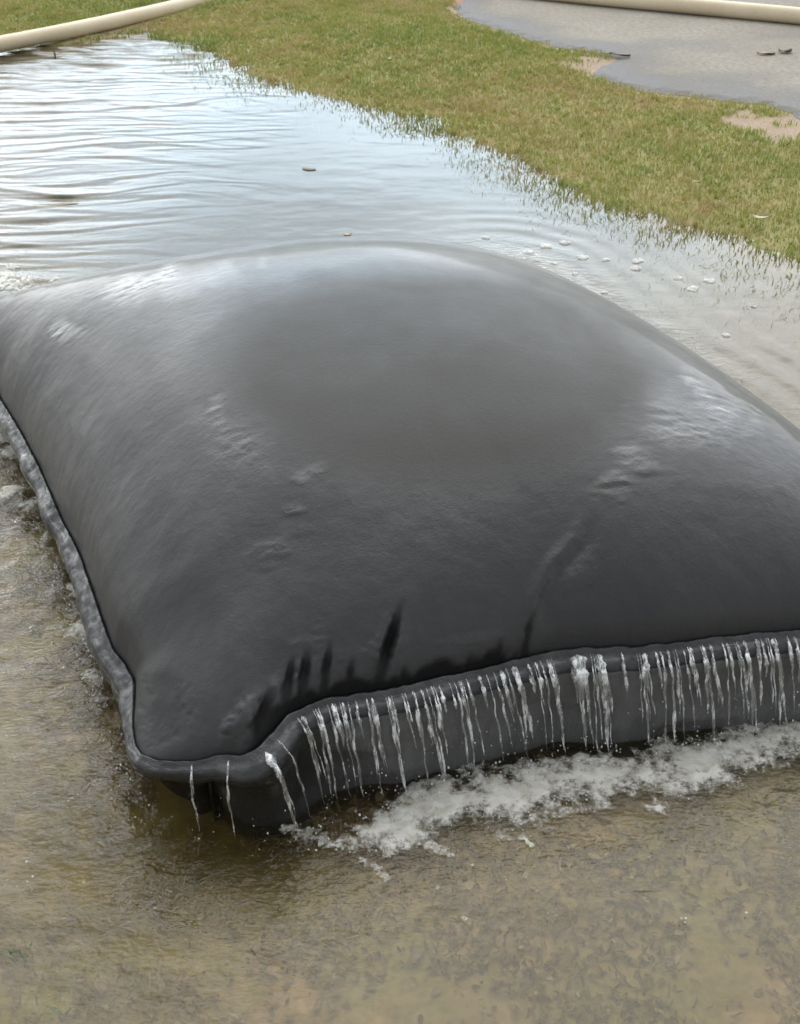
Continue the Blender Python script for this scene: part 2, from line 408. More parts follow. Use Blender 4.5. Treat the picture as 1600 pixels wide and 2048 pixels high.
for px, py, r in [(270, 60, .35), (200, 72, .3)]:
    c = at(px, py, .0); sand = np.maximum(sand, .8 * sstep(1.2, .4, np.hypot(X - c[0], (Y - c[1])) / r))
c0 = at(330, 1640, 0)
olive = np.maximum(sstep(.20, .05, scour + .12 * (fbm(X * 9, Y * 9, 3, 31) - .5)) * (Y < 3.4), sstep(.42, .12, np.hypot(X - c0[0], (Y - c0[1]) * 1.2) + .2 * (fbm(X * 10, Y * 10, 3, 32) - .5)))  # olive bottom where the bag blocks the sky's reflection, put into the colour
Z = Z - .03 * sstep(.22, 0, scour) * (SDF < -.3)
Z = Z - .02 * sstep(.45, .1, np.hypot(X - c0[0], Y - c0[1]))
V = np.stack([X, Y, Z], -1).reshape(-1, 3)
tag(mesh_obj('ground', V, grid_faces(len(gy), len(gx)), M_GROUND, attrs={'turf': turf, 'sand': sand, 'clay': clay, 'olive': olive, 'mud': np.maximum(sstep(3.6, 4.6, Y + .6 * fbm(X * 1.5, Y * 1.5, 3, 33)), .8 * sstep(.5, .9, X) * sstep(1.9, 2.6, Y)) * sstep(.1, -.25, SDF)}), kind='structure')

# ------------------------------------------------------------------ road: a sheet with a crumbling edge and a real step
def build_road():
    from mathutils.geometry import delaunay_2d_cdt
    E_ = resample(ROAD_EDGE, 420)[:, :2]
    sp = np.linspace(0, 1, 420)
    E_ = E_ + .05 * np.stack([fbm(sp * 70, sp * 0, 4, 8) - .5, fbm(sp * 70, sp * 0 + 7, 4, 18) - .5], 1)
    ring = np.vstack([E_, [(12, 3), (40, 8), (60, 40), (20, 60), (1.5, 40)]])
    q = [np.stack(np.meshgrid(np.arange(.2, 6, .07), np.arange(5, 12.5, .07)), -1).reshape(-1, 2), np.stack(np.meshgrid(np.arange(1, 40, 2.), np.arange(4, 50, 2.)), -1).reshape(-1, 2)]
    q = np.vstack(q); q = q + rng.normal(0, .012, q.shape)
    d_ = seg_dist(q[:, 0], q[:, 1], np.vstack([ring, ring[:1]]))[0]
    q = q[inside(q[:, 0], q[:, 1], ring) & (d_ > .035)]
    pts = np.vstack([ring, q]); n_ = len(ring)
    vv, _, ff, _, _, _ = delaunay_2d_cdt([Vector(p_) for p_ in pts.tolist()], [], [list(range(n_))], 1, 1e-6)
    P = np.array([v_[:] for v_ in vv]); d_ = seg_dist(P[:, 0], P[:, 1], E_)[0]
    z = .066 - .012 * sstep(.05, 0, d_)
    V = np.c_[P, z]
    E3 = np.c_[E_, np.full(420, .054)]; E4 = np.c_[E_, np.full(420, .02)]
    V2 = np.vstack([V, E3, E4]); m = len(V); k = np.arange(419)
    skirt = np.stack([m + k, m + 420 + k, m + 421 + k, m + k + 1], 1)
    F3 = np.array([list(f) for f in ff if len(f) == 3])
    damp = sstep(.45, .05, d_ + .5 * (fbm(P[:, 0] * 3, P[:, 1] * 3, 3, 14) - .5)) + .45 * sstep(.5, .8, fbm(P[:, 0] * 1.1, P[:, 1] * 2.2, 3, 15))
    damp = np.r_[np.clip(damp, 0, 1), np.ones(840)]
    return tag(mesh_obj('road', V2, [F3, skirt], M_ROAD, smooth=False, attrs={'damp': damp}), kind='structure')
build_road()

# ------------------------------------------------------------------ water
wx = axis(-9.5, -3.4, 2.9, 6.5, .011, 60); wy = axis(-3.5, .85, 9.2, 10.5, .0115, 40)
X, Y = np.meshgrid(wx, wy)
bd = seg_dist(X, Y, OUTLINE[::8])[0]
bin_ = inside(X, Y, OUTLINE[::8])
bd = np.where(bin_, 0, bd)
cpx = at(470, 260)[:2]
far = sstep(-.1, -1.5, X + .35 + .9 * (fbm(X * 1.1, Y * 1.1, 3, 41) - .5)) * sstep(3.2, 4.6, Y)
H = np.zeros_like(X)
wrp = 3.2 * (fbm(X * .8, Y * 1.6, 4, 51) - .5)
for k, (lam, ang, amp, ph) in enumerate([(.30, 4, .0035, 0), (.21, -7, .0036, 1.3), (.155, 12, .0026, 2.1), (.115, -15, .0016, .7), (.085, 5, .0011, 4.0)]):
    a = math.radians(90 + ang); q = 2 * math.pi / lam * (X * math.cos(a) + Y * math.sin(a)) + ph + wrp * (3 + k)
    env = 2.6 * sstep(.25, .85, vnoise(X * 1.5 + 5 * k, Y * 4.0, 60 + k)) * (.5 + vnoise(X * 5, Y * 14, 65 + k))
    H += amp * env * .62 * sum(np.sin(n_ * q) / n_ for n_ in (1, 2, 3, 4))
H *= (.04 + .96 * far) * .48
near = sstep(.55, .05, bd)
left = (X < -.35) & (Y < 3.6)
chop = near * np.where(left, 1.0, .55)
H += .014 * chop * (fbm(X * 14, Y * 14, 3, 71) - .5) + .006 * chop * (fbm(X * 34, Y * 34, 2, 72) - .5)
# rings that the outflow sends along the bag's right side
rr = sstep(1.1, .5, bd) * sstep(-.2, .6, X) * sstep(3.0, 3.6, Y + .5 * X)
H += .0009 * rr * np.sin(2 * math.pi * bd / .13 + 5 * fbm(X * 2, Y * 2, 2, 73)) * (.3 + vnoise(X * 3, Y * 3, 74))
# little dimples everywhere
H += .0016 * (fbm(X * 5, Y * 9, 3, 75) - .5) + .0022 * sstep(3, 2, Y) * (fbm(X * 11, Y * 15, 3, 78) - .5)
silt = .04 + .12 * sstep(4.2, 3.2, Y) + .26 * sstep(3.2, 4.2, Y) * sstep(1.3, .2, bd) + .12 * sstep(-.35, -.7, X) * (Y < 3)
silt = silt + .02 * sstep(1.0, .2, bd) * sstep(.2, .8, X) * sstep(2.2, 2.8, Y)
clear = np.maximum(sstep(.26, .06, bd + .14 * (fbm(X * 8, Y * 8, 3, 76) - .5)), sstep(.40, .16, np.hypot(X - c0[0], (Y - c0[1]) * 1.1) + .18 * (fbm(X * 9, Y * 9, 3, 77) - .5)))  # clear outflow; also carries the bag's shade and blocked sky reflection as lower silt
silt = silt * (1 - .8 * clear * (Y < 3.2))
chopa = .012 + .30 * near + .05 * far
V = np.stack([X, Y, H], -1).reshape(-1, 3)
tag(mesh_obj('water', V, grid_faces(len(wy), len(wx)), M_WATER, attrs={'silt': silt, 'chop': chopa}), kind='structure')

# ------------------------------------------------------------------ the bag
bag = bpy.data.objects.new('filter_bag', None); COL.objects.link(bag)
bag.location = (float(OUTLINE[:, 0].mean()), float(OUTLINE[:, 1].mean()), 0)
bpy.context.view_layer.update()
tag(bag, 'huge dark grey fabric filter bag swollen with water, spilling over its seam into the puddle', 'filter bag')

u = tt[None, :, :]; v = tt[:, None, :]
S = (1 - v) * EF[None] + v * EB[None] + (1 - u) * EL[:, None] + u * ER[:, None] - ((1 - u) * (1 - v) * EF[0] + u * (1 - v) * DC + (1 - u) * v * BC + u * v * CC)
# crowd the rows towards the edges, where the fabric turns steeply
ee = .5 - .5 * np.cos(np.pi * tt[:, 0]); ee = .6 * ee + .4 * tt[:, 0]
def rerow(A, axis_):
    idx = ee * (NB - 1); i0 = np.minimum(idx.astype(int), NB - 2); f = idx - i0
    A0 = np.take(A, i0, axis_); A1 = np.take(A, i0 + 1, axis_)
    f = f[:, None, None] if axis_ == 0 else f[None, :, None]
    return A0 * (1 - f) + A1 * f
S = rerow(rerow(S, 0), 1)
U = 2 * ee - 1
g = (1 - U ** 2) ** (BACK_E + (.5 - BACK_E) * sstep(.1, -.8, U))
dome = g[None, :] * g[:, None]
# the far left corner is pumped full: its shoulder runs out level towards the ear
full = ((g[None, :] + 1e-6) ** -3 + (g[:, None] + 1e-6) ** -3 - 1) ** (-1 / 3)
ww = np.clip((.75 - ee) / .5, 0, 1)[None, :] * np.clip((ee - .15) / .5, 0, 1)[:, None]; ww = ww * ww * (3 - 2 * ww)
dome = dome * (1 - ww) + full * ww
S[..., 2] += BAG_H * dome
def normals(S):
    a = np.gradient(S, axis=1); b = np.gradient(S, axis=0); n_ = np.cross(a, b)
    return n_ / (np.linalg.norm(n_, axis=-1)[..., None] + 1e-12)
N = normals(S)
Q = pix(S); qx, qy = Q[..., 0], Q[..., 1]      # survey coordinates of each spot of fabric
disp = np.zeros(S.shape[:2])
wet = np.clip(.30 + .5 * (fbm(S[..., 0] * 3, S[..., 1] * 3, 3, 81) - .5), 0, 1)
# pleats dragged in at the seam, their fold shade painted near-black into the fabric
fold_shade = np.zeros_like(disp)
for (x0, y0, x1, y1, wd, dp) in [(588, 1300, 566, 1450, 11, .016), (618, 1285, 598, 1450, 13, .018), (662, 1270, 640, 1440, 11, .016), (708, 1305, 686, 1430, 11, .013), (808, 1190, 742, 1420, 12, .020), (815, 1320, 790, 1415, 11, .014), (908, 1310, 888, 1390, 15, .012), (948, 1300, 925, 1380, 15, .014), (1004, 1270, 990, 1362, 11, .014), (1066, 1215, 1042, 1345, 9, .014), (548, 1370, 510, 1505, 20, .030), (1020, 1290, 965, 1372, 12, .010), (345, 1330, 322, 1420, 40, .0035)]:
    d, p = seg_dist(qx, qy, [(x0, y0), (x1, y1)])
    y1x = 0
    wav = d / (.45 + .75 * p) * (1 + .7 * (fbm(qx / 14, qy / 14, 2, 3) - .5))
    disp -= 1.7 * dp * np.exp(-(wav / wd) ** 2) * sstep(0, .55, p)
    fold_shade = np.maximum(fold_shade, np.exp(-(wav / wd) ** 4) * sstep(.0, .35, p) * min(1, dp / .012) * (.6 + .4 * fbm(qx / 20, qy / 60, 2, 12)))
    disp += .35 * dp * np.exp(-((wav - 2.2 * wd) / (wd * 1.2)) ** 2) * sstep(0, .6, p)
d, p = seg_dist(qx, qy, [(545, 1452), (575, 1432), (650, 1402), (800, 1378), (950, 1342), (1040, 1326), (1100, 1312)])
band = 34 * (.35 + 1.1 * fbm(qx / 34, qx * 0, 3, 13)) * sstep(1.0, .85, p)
fold_shade = np.maximum(fold_shade, .85 * sstep(1.15, .75, d / (band + 1e-3)))  # shade under the bulge above the seam, painted as a dark band
# the long drag crease right of the middle
d, p = seg_dist(qx, qy, [(1165, 1010), (1148, 1075), (1100, 1130), (1068, 1190), (1052, 1300)])
side = qx - np.interp(qy, [1010, 1075, 1130, 1190, 1300], [1165, 1148, 1100, 1068, 1052])
disp += .007 * np.exp(-(d / 14) ** 2) * sstep(0, .4, p) - .006 * np.exp(-((d - 26) / 16) ** 2) * (side > 0) * sstep(0, .3, p)
# sheets of running water: puckered patches
def patch_mask(cx, cy, rx, ry, rot=0):
    c, s = math.cos(rot), math.sin(rot); dx, dy = qx - cx, qy - cy
    e = np.hypot((dx * c + dy * s) / rx, (-dx * s + dy * c) / ry) + .8 * (fbm(qx / 38, qy / 38, 3, 91) - .5)
    return sstep(1.3, .05, e)
pk = np.zeros_like(disp)
for a in [(435, 825, 26, 60, -.3), (480, 890, 40, 55, .6), (615, 950, 50, 20, -.5), (545, 1100, 90, 38, -.45), (590, 1020, 40, 16, 0), (1350, 860, 120, 55, .25), (1270, 915, 75, 40, .3), (1450, 830, 110, 40, .5), (1230, 975, 60, 36, 0), (300, 560, 190, 32, -.2), (140, 660, 60, 30, 0), (1160, 1150, 45, 70, .4), (950, 1275, 110, 18, -.1), (1400, 775, 60, 22, .6), (720, 1310, 110, 25, -.2), (620, 1280, 70, 60, 0)]:
    pk = np.maximum(pk, patch_mask(*a))
ripx = fbm(S[..., 0] * 13 + S[..., 1] * 6, S[..., 1] * 58 - S[..., 0] * 12, 3, 92)
pw = np.zeros_like(disp)
for a in [(1380, 840, 210, 100, .35), (480, 900, 150, 130, .5), (330, 570, 300, 60, -.2), (700, 1300, 220, 70, -.15), (1130, 1130, 120, 90, -.6)]:
    pw = np.maximum(pw, patch_mask(*a))
disp += pk * (.0040 * (ripx - .5) + .0022 * (fbm(S[..., 0] * 40, S[..., 1] * 110, 2, 93) - .5))
wet = np.maximum(wet, np.maximum(.8 * pk, .6 * pw))
# broad softness of a fabric under pressure
disp += .010 * (fbm(S[..., 0] * 2.2, S[..., 1] * 2.2, 2, 94) - .5)
lowf = sstep(.80, .45, dome)
disp += lowf * .0035 * (fbm(S[..., 0] * 16, S[..., 1] * 16, 3, 95) - .5)
# drier, duller crown
el = np.hypot((qx - 880) / 470, (qy - 725) / np.where(qy < 725, 200, 250)) + .10 * (fbm(qx / 70, qy / 70, 3, 96) - .5)
dry = sstep(1.12, .74, el)
wet = wet * (1 - dry)
shoulder = sstep(.92, 1.1, el) * sstep(1.75, 1.2, el) * sstep(1080, 800, qy)
wet = np.maximum(wet, .32 * shoulder)
disp *= sstep(0, .02, np.minimum(np.minimum(ee[None, :], ee[:, None]), 1))
S = S + N * disp[..., None]
mesh_obj('top_panel', S.reshape(-1, 3), grid_faces(NB, NB), M_BAG, bag, attrs={'wet': wet * (1 - fold_shade), 'dry': dry, 'fold_shade': fold_shade})

# the sewn flange that runs round the bag, and the lower panel below it
OUT = resample(np.vstack([OUTLINE, OUTLINE[:1]]), 1601)[:-1]
tg = np.roll(OUT, -5, 0) - np.roll(OUT, 5, 0); on = np.stack([tg[:, 1], -tg[:, 0]], 1); on /= np.linalg.norm(on, axis=1)[:, None]
for _ in range(30): on = (np.roll(on, 1, 0) + 2 * on + np.roll(on, -1, 0)) / 4
on /= np.linalg.norm(on, axis=1)[:, None]
nO = len(OUT)  # samples round the outline
seglen = np.linalg.norm(np.roll(OUT, -1, 0) - OUT, axis=1); arc = np.r_[0, np.cumsum(seglen)[:-1]]; tot = seglen.sum()
sa = np.where(arc > tot / 2, arc - tot, arc)           # signed: + along the front, - up the left edge
ear = sstep(-.20, -.08, sa) * sstep(.24, .07, sa)
wob = fbm(arc * 9, arc * 0, 3, 101) - .5; wob2 = fbm(arc * 30, arc * 0 + 3, 2, 102) - .5
wfl = (.042 + .016 * wob - .007 * sstep(0, -.2, sa)) * (1 - ear) + .020 * ear
wfl = wfl * (1 - .6 * sstep(2.2, 2.6, abs(sa)))
zfl = .008 * wob + .005 * wob2
rings = []
for o_, z_ in [(-.03, -.03), (-.010, -.004), (.02, .009), (.12, .0165), (.22, .0150), (.34, .0085), (.50, .0055), (.66, .0045), (.80, .0025), (.92, -.003), (1.0, -.012), (.97, -.020), (.7, -.024)]:
    off = np.where(o_ < 0, o_, o_ * wfl)
    jit = (.6 * fbm(arc * 17 + 5 * o_, arc * 0 + 6 * o_, 4, 103) + .4 * fbm(arc * 80, arc * 0 + 25 * o_, 3, 109) - .5) * .008 * (o_ > .05)
    R = OUT.copy(); R[:, :2] += on * off[:, None]; R[:, 2] += z_ * (1 - .3 * ear) + zfl + jit
    rings.append(R)
FL = np.array(rings)
wetf = np.clip(.55 + 1.8 * (fbm(arc[None] * 45 + np.arange(len(rings))[:, None] * .0, np.arange(len(rings))[:, None] * .7 + arc[None] * 0, 3, 107) - .5), 0, 1)
mesh_obj('seam_flange', FL.reshape(-1, 3), grid_faces(len(rings), nO, True), M_BAG, bag, attrs={'wet': wetf, 'dry': wetf * 0})
rings = []
tuck = at(430, 1560, 0.0)[:2]
prof = [(.92, -.014), (.99, -.0145), (1.025, -.019), (1.06, -.03), (1.11, -.05), (1.16, -.08), (1.2, -.12), (1.2, -.16), (1.1, -.20), (.9, -.24), (.1, -.27), (-1.2, -.30)]
for o_, z_ in prof:
    R = OUT.copy(); base = np.maximum(wfl, .02) * o_
    lf = sstep(-.1, -.35, sa) * sstep(-2.6, -2.2, sa)
    base = base - lf * .09 * sstep(-.02, -.14, z_)
    lump = (fbm(arc * 7, arc * 0 + z_ * 14, 3, 104) - .5) * .030 + (fbm(arc * 22, arc * 0 + z_ * 9, 2, 105) - .5) * .010
    lump = lump * sstep(0, -.06, z_) + sstep(-.02, -.05, z_) * .007 * (fbm(arc * 70, arc * 0 + z_ * 22, 3, 108) - .5)
    R[:, :2] += on * (base + lump * (1 - ear))[:, None]
    k = sstep(-.22, -.08, sa) * sstep(.30, .10, sa) * sstep(-.015, -.12, np.full(nO, z_)) * .92
    fold = 1 + .25 * np.sin(sa * 42) * ear
    R[:, :2] = R[:, :2] * (1 - (k * fold).clip(0, 1))[:, None] + tuck * (k * fold).clip(0, 1)[:, None]
    R[:, 2] += z_ + zfl * (1 if z_ > -.06 else .3)
    rings.append(R)
LP = np.array(rings)
def refine(R, m):
    n_ = len(R); t_ = np.linspace(0, n_ - 1, m); i0 = np.minimum(t_.astype(int), n_ - 2); f = (t_ - i0)[:, None, None]
    return R[i0] * (1 - f) + R[i0 + 1] * f
LP = refine(LP, 48)
wl = np.full(LP.shape[:2], .75) + .6 * (fbm(arc * 12, arc * 0, 3, 106) - .5)[None]
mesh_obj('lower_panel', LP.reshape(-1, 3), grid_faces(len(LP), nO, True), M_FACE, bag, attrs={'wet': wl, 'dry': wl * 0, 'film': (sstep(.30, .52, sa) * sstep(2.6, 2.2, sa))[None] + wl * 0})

def ico():
    import bmesh
    bm = bmesh.new(); bmesh.ops.create_icosphere(bm, subdivisions=2, radius=1)
    V = np.array([v_.co[:] for v_ in bm.verts]); F = np.array([[v_.index for v_ in f.verts] for f in bm.faces]); bm.free(); return V, F
IV, IF = ico()
def balls(C, R, squash=1.0):
    C = np.asarray(C); R = np.asarray(R)
    V = C[:, None] + IV[None] * R[:, None, None] * np.array([1, 1, squash])
    F = IF[None] + (np.arange(len(C)) * len(IV))[:, None, None]
    return V.reshape(-1, 3), F.reshape(-1, 3)
# ------------------------------------------------------------------ water spilling over the seam
def front_lip(px):
    """index of the outline sample on the front edge that lies at picture column px"""
    L_ = FL[9]; q = pix(L_)[:, 0]; m = (sa > 0) & (sa < 2.4)
    i = np.where(m)[0]; return i[np.argmin(abs(q[i] - px))]
def strand(i, side, width, drift, z0, z1, r, gap):
    """one thin strand: leaves the flange's lip and slides or falls down the face, swelling into beads"""
    p_in = FL[5, i]; lip = FL[10, i]; n2 = np.array([*on[i], 0]); t2 = np.array([-n2[1], n2[0], 0])
    top, h = lip[2] + .012, lip[2] + .016
    K = 40; P = np.empty((K, 3)); f = np.linspace(z0, z1, K)
    for k, q in enumerate(f):
        if q < .16:
            g_ = q / .16; c = p_in * (1 - g_) + lip * g_ + n2 * .004 * g_; c = c + np.array([0, 0, .007 + .004 * math.sin(math.pi * g_)])
        else:
            g_ = (q - .16) / .84; c = lip + n2 * (.006 + gap + (.022 + gap) * math.sqrt(g_)) + t2 * drift * g_
            c[2] = lip[2] + .006 - h * g_ ** 1.15
        P[k] = c + t2 * (side + .004 * (vnoise(np.array([q * 7 + side * 900]), np.array([side * 300.]), 5)[0] - .5))
    e = np.linspace(0, 1, K)
    W = width * (.4 + 1.0 * vnoise(e * r.uniform(3, 6) + r.uniform(0, 50), e * 0, 3) ** 1.6) * np.clip(np.minimum(e * 9, (1 - e) * 5), .12, 1) * (1 + .45 * sstep(.3, .05, f))
    seg = 8; a = np.linspace(0, 2 * np.pi, seg, endpoint=False)
    T = np.gradient(P, axis=0); T /= np.linalg.norm(T, axis=1)[:, None] + 1e-9
    B_ = np.cross(t2, T); B_ /= np.linalg.norm(B_, axis=1)[:, None] + 1e-9
    th = np.minimum(W * .6, .0032)
    V = P[:, None] + W[:, None, None] * np.cos(a)[None, :, None] * t2 + th[:, None, None] * np.sin(a)[None, :, None] * B_[:, None]
    V = V + r.normal(0, .0003, V.shape)
    V = np.vstack([V.reshape(-1, 3), P[0], P[-1]]); k = np.arange(seg); m = K * seg
    F4 = grid_faces(K, seg, True)
    F3 = np.vstack([np.stack([np.full(seg, m), (k + 1) % seg, k], 1), np.stack([np.full(seg, m + 1), m - seg + k, m - seg + (k + 1) % seg], 1)])
    return V, F4, F3
DROPS = []
def stream_mesh(i, width, drift, length, seed, gap=.0):
    """a stream is a film on the lip that draws out into strands of uneven length; the drops it sheds are collected for the splash"""
    r = np.random.default_rng(seed); Vs, F4s, F3s, m = [], [], [], 0
    n = 1 + int(width / .005)
    for k in range(-1, n):
        if k < 0: sd_, w_, z0, z1, dr = 0, width * .38, .03, .27, drift * .5
        else:
            sd_ = r.uniform(-.5, .5) * width * (n > 1); w_ = r.uniform(.0013, .0030) + .19 * width / n; z0 = r.uniform(.08, .16); z1 = z0 + (length - z0) * (1.0 if k == 0 else r.uniform(.3, 1.0)); dr = (drift + .010) * r.uniform(.7, 1.3)
        V, a, b = strand(i, sd_, w_, dr, z0, max(z1, z0 + .12), r, gap)
        Vs.append(V); F4s.append(a + m); F3s.append(b + m); m += len(V)
    n2 = np.array([*on[i], 0]); t2 = np.array([-n2[1], n2[0], 0]); lip = FL[10, i]
    for k in range(1 + int(width * 200)):
        g_ = r.uniform(.4, 1.0); DROPS.append(lip + n2 * (.012 + gap + .028 * math.sqrt(g_)) + t2 * (drift * g_ + r.normal(0, .006)) + np.array([0, 0, -lip[2] * g_ ** 1.15 * .97]))
    return np.vstack(Vs), [np.vstack(F4s), np.vstack(F3s)]
G_ST = 'streams of water spilling over the front seam'
def stream(px, width, drift, length, label, seed, **k):
    i = front_lip(px); V, F = stream_mesh(i, width, drift, length, seed, **k)
    c = FL[9, i].copy(); c[2] = 0.0
    o = mesh_obj('water_stream', V - c, F, M_STREAM); o.location = c
    return tag(o, label, 'water stream', G_ST)
stream(545, .016, .012, 1.0, 'glassy stream pouring off the seam beside the bag\'s near folded corner', 11)
stream(1155, .036, .026, 1.0, 'widest clear stream pouring over the front seam, left of its narrower twin', 12)
stream(1200, .026, .022, 1.0, 'second wide stream over the front seam, just right of the widest one', 13)
stream(830, .007, .014, 1.0, 'thin bright unbroken stream falling from the front seam to the foam\'s left end', 14)
stream(1548, .011, .036, 1.0, 'long slanting bright stream near the right end of the front seam', 15)
THIN = 'thin short trickle of clear water running down the front of the seam'
TR = [(612, .007, .02, .75), (640, .006, .024, .6), (668, .008, .018, .45), (690, .009, .022, .62), (716, .005, .016, .4), (745, .011, .012, .75), (778, .006, .024, .62), (808, .005, .018, .55), (868, .004, .016, .45), (925, .006, .018, .72), (962, .007, .012, .35), (1005, .008, .028, .55), (1030, .010, .026, .75), (1062, .007, .018, .3), (1078, .007, .026, .45), (1100, .010, .034, .72), (1245, .005, .012, .35), (1290, .010, .030, .65), (1312, .006, .018, .4), (1385, .006, .030, .62), (1425, .007, .038, .66), (1457, .010, .028, .55), (1490, .008, .024, .45), (1515, .007, .024, .7), (1575, .008, .020, .4), (1592, .008, .024, .5), (1340, .005, .024, .5), (1408, .006, .024, .35), (1475, .006, .034, .8)]
r_ = np.random.default_rng(99)
for k in range(30):
    px = 590 + 1010 * (k + r_.random()) / 30; TR.append((px, r_.uniform(.0025, .005), .012 + .02 * (px - 600) / 1000 + r_.normal(0, .004), r_.choice([.28, .4, .55, .8, .95])))
for k in range(34):
    px = 600 + 1000 * (k + r_.random()) / 34; px += r_.normal(0, 16); TR.append((px, r_.uniform(.0012, .0022), .014 + .02 * (px - 600) / 1000 + r_.normal(0, .005), r_.choice([.7, .9, 1.0, 1.0])))
for k, (px, wd, dr, ln) in enumerate(TR):
    stream(px, wd, dr, ln, THIN, 40 + k)
for k, px in enumerate([380, 455]):
    stream(px, .003, .001, .8, 'short drip falling from the lip of the folded near corner', 190 + k)

# ------------------------------------------------------------------ splash drops
C = []; R = []
for _ in range(520):
    s_ = rng.random()
    if s_ < .35:
        i = front_lip(rng.uniform(400, 1600)); b = LP[26, i]; n2 = on[i]
        o_ = abs(rng.normal(0, .05)) + .01; C.append([b[0] + n2[0] * o_ + .02, b[1] + n2[1] * o_, abs(rng.normal(0, .035)) + .002])
    else:
        i = rng.integers(0, nO)
        while not (-1.9 < sa[i] < -.02): i = rng.integers(0, nO)
        b = FL[9, i]; o_ = abs(rng.normal(0, .05)) + .005; C.append([b[0] + on[i, 0] * o_, b[1] + on[i, 1] * o_, abs(rng.normal(0, .03)) + .002])
    R.append(rng.uniform(.0008, .0024))
C = C + DROPS; R = R + list(rng.uniform(.0008, .0016, len(DROPS)))
V, F = balls(C, R, 1.5)
tag(mesh_obj('splash_drops', V, F, M_STREAM), 'splashing water drops along the edges of the bag', 'water drops', kind='stuff')

# ------------------------------------------------------------------ foam
def foam_density(X, Y):
    D = np.zeros_like(X)
    def add(pts, wpx, amt=1.0):
        nonlocal D
        P = np.array([at(a, b)[:2] for a, b in pts]); W = np.array(wpx) * .0011 * 1.75
        d, p = seg_dist(X, Y, P); L_ = np.r_[0, np.cumsum(np.linalg.norm(np.diff(P, axis=0), axis=1))]; L_ = L_ / L_[-1]
        D = np.maximum(D, amt * (1 - d / np.interp(p, L_, W)))
    add([(735, 1668), (850, 1622), (950, 1602), (1030, 1596), (1110, 1572), (1250, 1550), (1350, 1535), (1430, 1512), (1520, 1482), (1600, 1468), (1720, 1440), (1900, 1400)], [24, 40, 52, 56, 44, 46, 50, 48, 44, 44, 44, 40])
    add([(575, 1660), (640, 1680), (700, 1700), (770, 1757)], [9, 13, 10, 8], .75)
    add([(1000, 1600), (1035, 1650), (1062, 1692)], [26, 12, 5], .75)
    add([(860, 1695), (900, 1712)], [9, 8], .6)
    add([(700, 1680), (760, 1690), (830, 1660)], [14, 20, 22], .7)
    add([(1290, 1616), (1325, 1618)], [10, 10], .6)
    for a, b, r_, m_ in [(35, 905, 46, .72), (12, 985, 40, .72), (-20, 880, 60, .8), (95, 1070, 28, .62), (148, 1265, 34, .62), (190, 1300, 34, .62), (200, 1390, 30, .6), (150, 1180, 26, .6), (185, 1350, 28, .6), (60, 1010, 30, .65), (170, 1230, 14, .5), (-30, 560, 80, .95), (30, 575, 50, .8), (60, 565, 40, .65), (10, 490, 18, .6), (110, 560, 26, .5)]:
        c = at(a, b); D = np.maximum(D, m_ * (1 - np.hypot(X - c[0], (Y - c[1])) / (r_ * .0011 * (2.0 if b < 700 else 1.2))))
    return D
fx = np.arange(-2.2, 1.6, .0055); fy = np.arange(1.15, 4.2, .0055)
X, Y = np.meshgrid(fx, fy)
D = foam_density(X, Y)
keepmin = .06
n_ = fbm(X * 15, Y * 15, 4, 111); n2_ = fbm(X * 70, Y * 70, 3, 112)
dens = D + 1.2 * (n_ - .5) + 1.0 * (n2_ - .5)
dens = np.where(D > .01, dens, 0)
hgt = .002 + .0045 * sstep(.1, 1.0, dens) * (.3 + n2_) + .002 * sstep(.2, .8, dens) * vnoise(X * 120, Y * 120, 113)
keep = dens > keepmin
F = grid_faces(len(fy), len(fx)); kf = keep.ravel()[F].all(1)
F = F[kf]; used = np.unique(F); mp_ = np.full(X.size, -1); mp_[used] = np.arange(len(used))
V = np.stack([X, Y, hgt], -1).reshape(-1, 3)[used]; F = mp_[F]; dn = dens.ravel()[used]
# loose bubbles
cand = rng.random((60000, 2)) * [3.8, 3.05] + [-2.2, 1.15]
cd = foam_density(cand[:, 0], cand[:, 1]) + 1.2 * (fbm(cand[:, 0] * 16, cand[:, 1] * 16, 4, 111) - .5)
cand = cand[(cd > .25)][:1800]
bv, bf = balls(np.c_[cand, .006 + .008 * rng.random(len(cand))], rng.uniform(.0008, .0024, len(cand)), .8)
fo = mesh_obj('foam', np.vstack([V, bv]), [F, bf + len(V)], M_FOAM, attrs={'dens': np.r_[dn, np.full(len(bv), .75)]})
tag(fo, 'white foam churned up on the brown water in front of the bag', 'foam', kind='stuff')
def fleck(px, py, rx, ry, seed, label, group):
    c = at(px, py, .003); a = np.linspace(0, 2 * np.pi, 22, endpoint=False)
    r = np.random.default_rng(seed); jit = 1 + .45 * (fbm(np.cos(a) * 1.6 + seed, np.sin(a) * 1.6, 3, seed) - .5) * 2
    V = [[0, 0, .0023]]
    for q, z in [(.35, .0022), (.7, .002), (.92, .0012), (1, -.0005)]:
        for k in range(22): V.append([rx * q * jit[k] * math.cos(a[k]), ry * q * jit[k] * math.sin(a[k]), z + r.normal(0, .0003)])
    F3 = [[0, 1 + k, 1 + (k + 1) % 22] for k in range(22)]
    F4 = [[1 + j * 22 + k, 1 + (j + 1) * 22 + k, 1 + (j + 1) * 22 + (k + 1) % 22, 1 + j * 22 + (k + 1) % 22] for j in range(3) for k in range(22)]
    o = mesh_obj('foam_fleck', np.array(V), [np.array(F3), np.array(F4)], M_FOAM, attrs={'dens': np.full(len(V), .50)})
    o.location = c
    return tag(o, label, 'foam', group)
